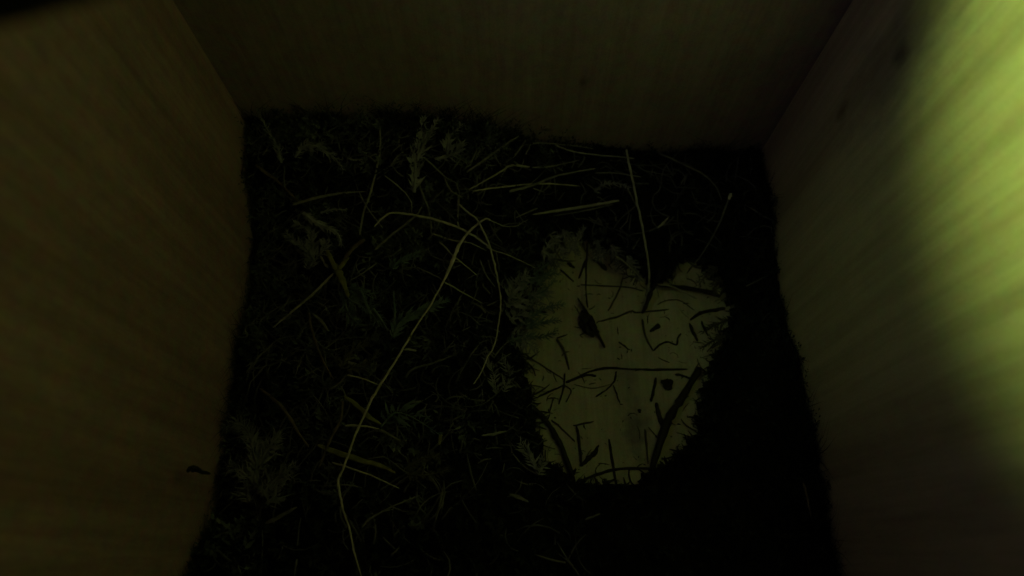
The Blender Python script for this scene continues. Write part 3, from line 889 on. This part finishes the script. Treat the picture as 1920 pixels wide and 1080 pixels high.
for a, w_ in (([(1010, 744), (1035, 732), (1058, 722)], 5), ([(1059, 700), (1057, 725), (1048, 758)], 4.5), ([(1061, 717), (1088, 706), (1104, 703), (1118, 705)], 7), ([(1058, 722), (1071, 733), (1061, 754)], 3.5)):
    strand('rootlet', None, None, 'dark', a, w_, surf='f', parent=rt, taper=0.2)
D('twig', 'twig', 'long level twig with two knots across the middle of the bare floor', [(1064, 715), (1105, 697), (1140, 690), (1184, 692), (1233, 693), (1289, 692)], [3, 5, 7, 4, 6.5, 3.5], taper=0)
D('rootlet', 'rootlet', 'hooked rootlet hanging from the long level twig', [(1156, 696), (1152, 714), (1140, 728), (1117, 744)], 4.5)
D('rootlet', 'rootlet', 'short rootlet branching off the hooked one', [(1150, 722), (1156, 738), (1162, 756)], 3.5)
D('rootlet', 'rootlet', 'hair-thin arc right of the star-shaped cluster', [(1076, 720), (1111, 728), (1146, 720)], 2.4, 'murk')
D('rootlet', 'rootlet', 'hair-thin arc at the upper right of the bare floor', [(1233, 571), (1250, 563), (1276, 564), (1302, 582)], 2.8, 'murk')
bm = bmesh.new()
bmesh.ops.create_icosphere(bm, subdivisions=3, radius=1)
for v in bm.verts:
    n_ = 1 + 0.8 * noise.noise(v.co * 1.6 + Vector((3, 1, 0))) + 0.5 * noise.noise(v.co * 4.5)
    v.co = Vector((v.co.x * 0.0016, v.co.y * 0.0012, max(v.co.z, -0.6) * 0.0009)) * n_
me = bpy.data.meshes.new('dropping'); bm.to_mesh(me); bm.free(); me.materials.append(MAT['dark'])
o = bpy.data.objects.new('dark_crumb', me); o.location = at_z(1251, 719, 0.0008); COL.objects.link(o)
tag(o, 'round black crumb at the right of the bare floor', 'crumb', GD)
o2 = o.copy(); o2.scale = (0.3, 0.35, 0.4); o2.location = at_z(1199, 770, 0.0003); COL.objects.link(o2)
tag(o2, 'tiny black speck on the grey stain of the bare floor', 'crumb', GD)
D('bark_chip', 'bark chip', 'black angular chip near the top rim of the bare floor', [(1112, 487), (1122, 492), (1130, 498), (1137, 507)], [5, 9, 14, 6], taper=0)
D('bark_chip', 'bark chip', 'dark slanting chip above the round crumb, the upper of two', [(1230, 708), (1226, 730), (1221, 753)], [6, 8, 8], taper=0)
D('bark_chip', 'bark chip', 'dark upright chip below the round crumb, the lower of two', [(1230, 755), (1235, 775), (1241, 797)], [9, 11, 9], taper=0)
D('twig', 'twig', 'short twig pointing at the right rim beside the round crumb', [(1266, 702), (1280, 704), (1299, 712)], 6)
D('twig', 'twig', 'thick dark twig with a rounded head slanting along the lower left of the bare floor', [(997, 763), (1007, 772), (1025, 790), (1042, 818), (1056, 846), (1077, 905)], [16, 15, 12, 14, 14, 12], taper=0, dz=0.0008)
D('twig', 'twig', 'upright stick of the tick-shaped pair low on the bare floor', [(1081, 797), (1086, 830), (1090, 870)], [6, 8, 7], taper=0)
D('bark_chip', 'bark chip', 'jagged chip of the tick-shaped pair low on the bare floor', [(1088, 874), (1103, 860), (1114, 850), (1123, 834)], [10, 11, 13, 4], taper=0)
D('twig', 'twig', 'upright straight twig right of the tick-shaped pair', [(1142, 823), (1149, 869), (1158, 920)], [5, 6.5, 5], taper=0)
D('twig', 'twig', 'arched twig spanning the bottom of the bare floor', [(1088, 902), (1127, 887), (1162, 879), (1220, 878)], [6, 7, 7, 6], taper=0)
D('twig', 'twig', 'short twig at the very bottom of the bare floor', [(1127, 917), (1140, 905), (1154, 898)], 7)
D('twig', 'twig', 'level grey splinter above the tick-shaped pair', [(1075, 798), (1113, 790)], 5, 'murk')
D('twig', 'twig', 'thin slanting twig left of the tick-shaped pair', [(1034, 787), (1055, 805), (1078, 828)], 4.5, 'murk')
D('twig', 'twig', 'thickest black stick lying along the lower right edge of the bare floor', [(1312, 690), (1282, 741), (1262, 772), (1248, 800), (1222, 880)], [20, 20, 22, 21, 14], taper=0, dz=0.0014)
D('twig', 'twig', 'small thin twig touching the thickest stick', [(1216, 801), (1235, 823)], 3.5)
D('twig', 'twig', 'dim upright twig along the grey stain', [(1209, 805), (1213, 840), (1215, 870)], 5, 'murk')
D('bark_chip', 'bark chip', 'black chip near the right rim, the left of two', [(1293, 606), (1299, 622), (1308, 640)], [6, 9, 5], taper=0)
D('bark_chip', 'bark chip', 'black chip near the right rim, the right of two', [(1315, 602), (1320, 615), (1328, 630)], [5, 7, 4], taper=0)
D('twig', 'twig', 'crooked twig running to the right rim of the bare floor', [(1294, 600), (1313, 587), (1335, 582), (1360, 578)], [6, 9, 9, 8], taper=0)
D('twig', 'twig', 'short black bit at the upper left of the bare floor', [(1066, 493), (1077, 503)], 9)
D('twig', 'twig', 'black bit slanting left of the thin upright twig', [(1101, 485), (1085, 522)], [9, 5], taper=0)
D('twig', 'twig', 'thin dark twig at the upper left rim of the bare floor', [(1050, 505), (1062, 515), (1076, 528)], 5)
D('twig', 'twig', 'tiny splinter at the left of the bare floor', [(1044, 634), (1064, 627)], 4)
D('twig', 'twig', 'short level twig on the left rim of the bare floor', [(983, 585), (1003, 583), (1025, 586)], 5.5, dz=0.003)
D('twig', 'twig', 'slim upright twig above the slanting thin one at the lower left', [(1038, 745), (1030, 775)], 4, 'murk')
strand('bark_chip', 'bark chip', 'dark crumb caught on the left wall above the moss', 'dark', [(350, 884, .034), (362, 878, .034), (376, 884, .031), (394, 888, .027)], [6, 14, 9, 5], taper=0)
# pale cut tip of the leaning stalk
strand('seed', 'seed', 'small pale drop-shaped seed on the tip of the leaning stalk at right', 'straw', [(1371, 362, .0275), (1369, 367, .027), (1367, 374, .0265)], [4, 9, 6], taper=0)
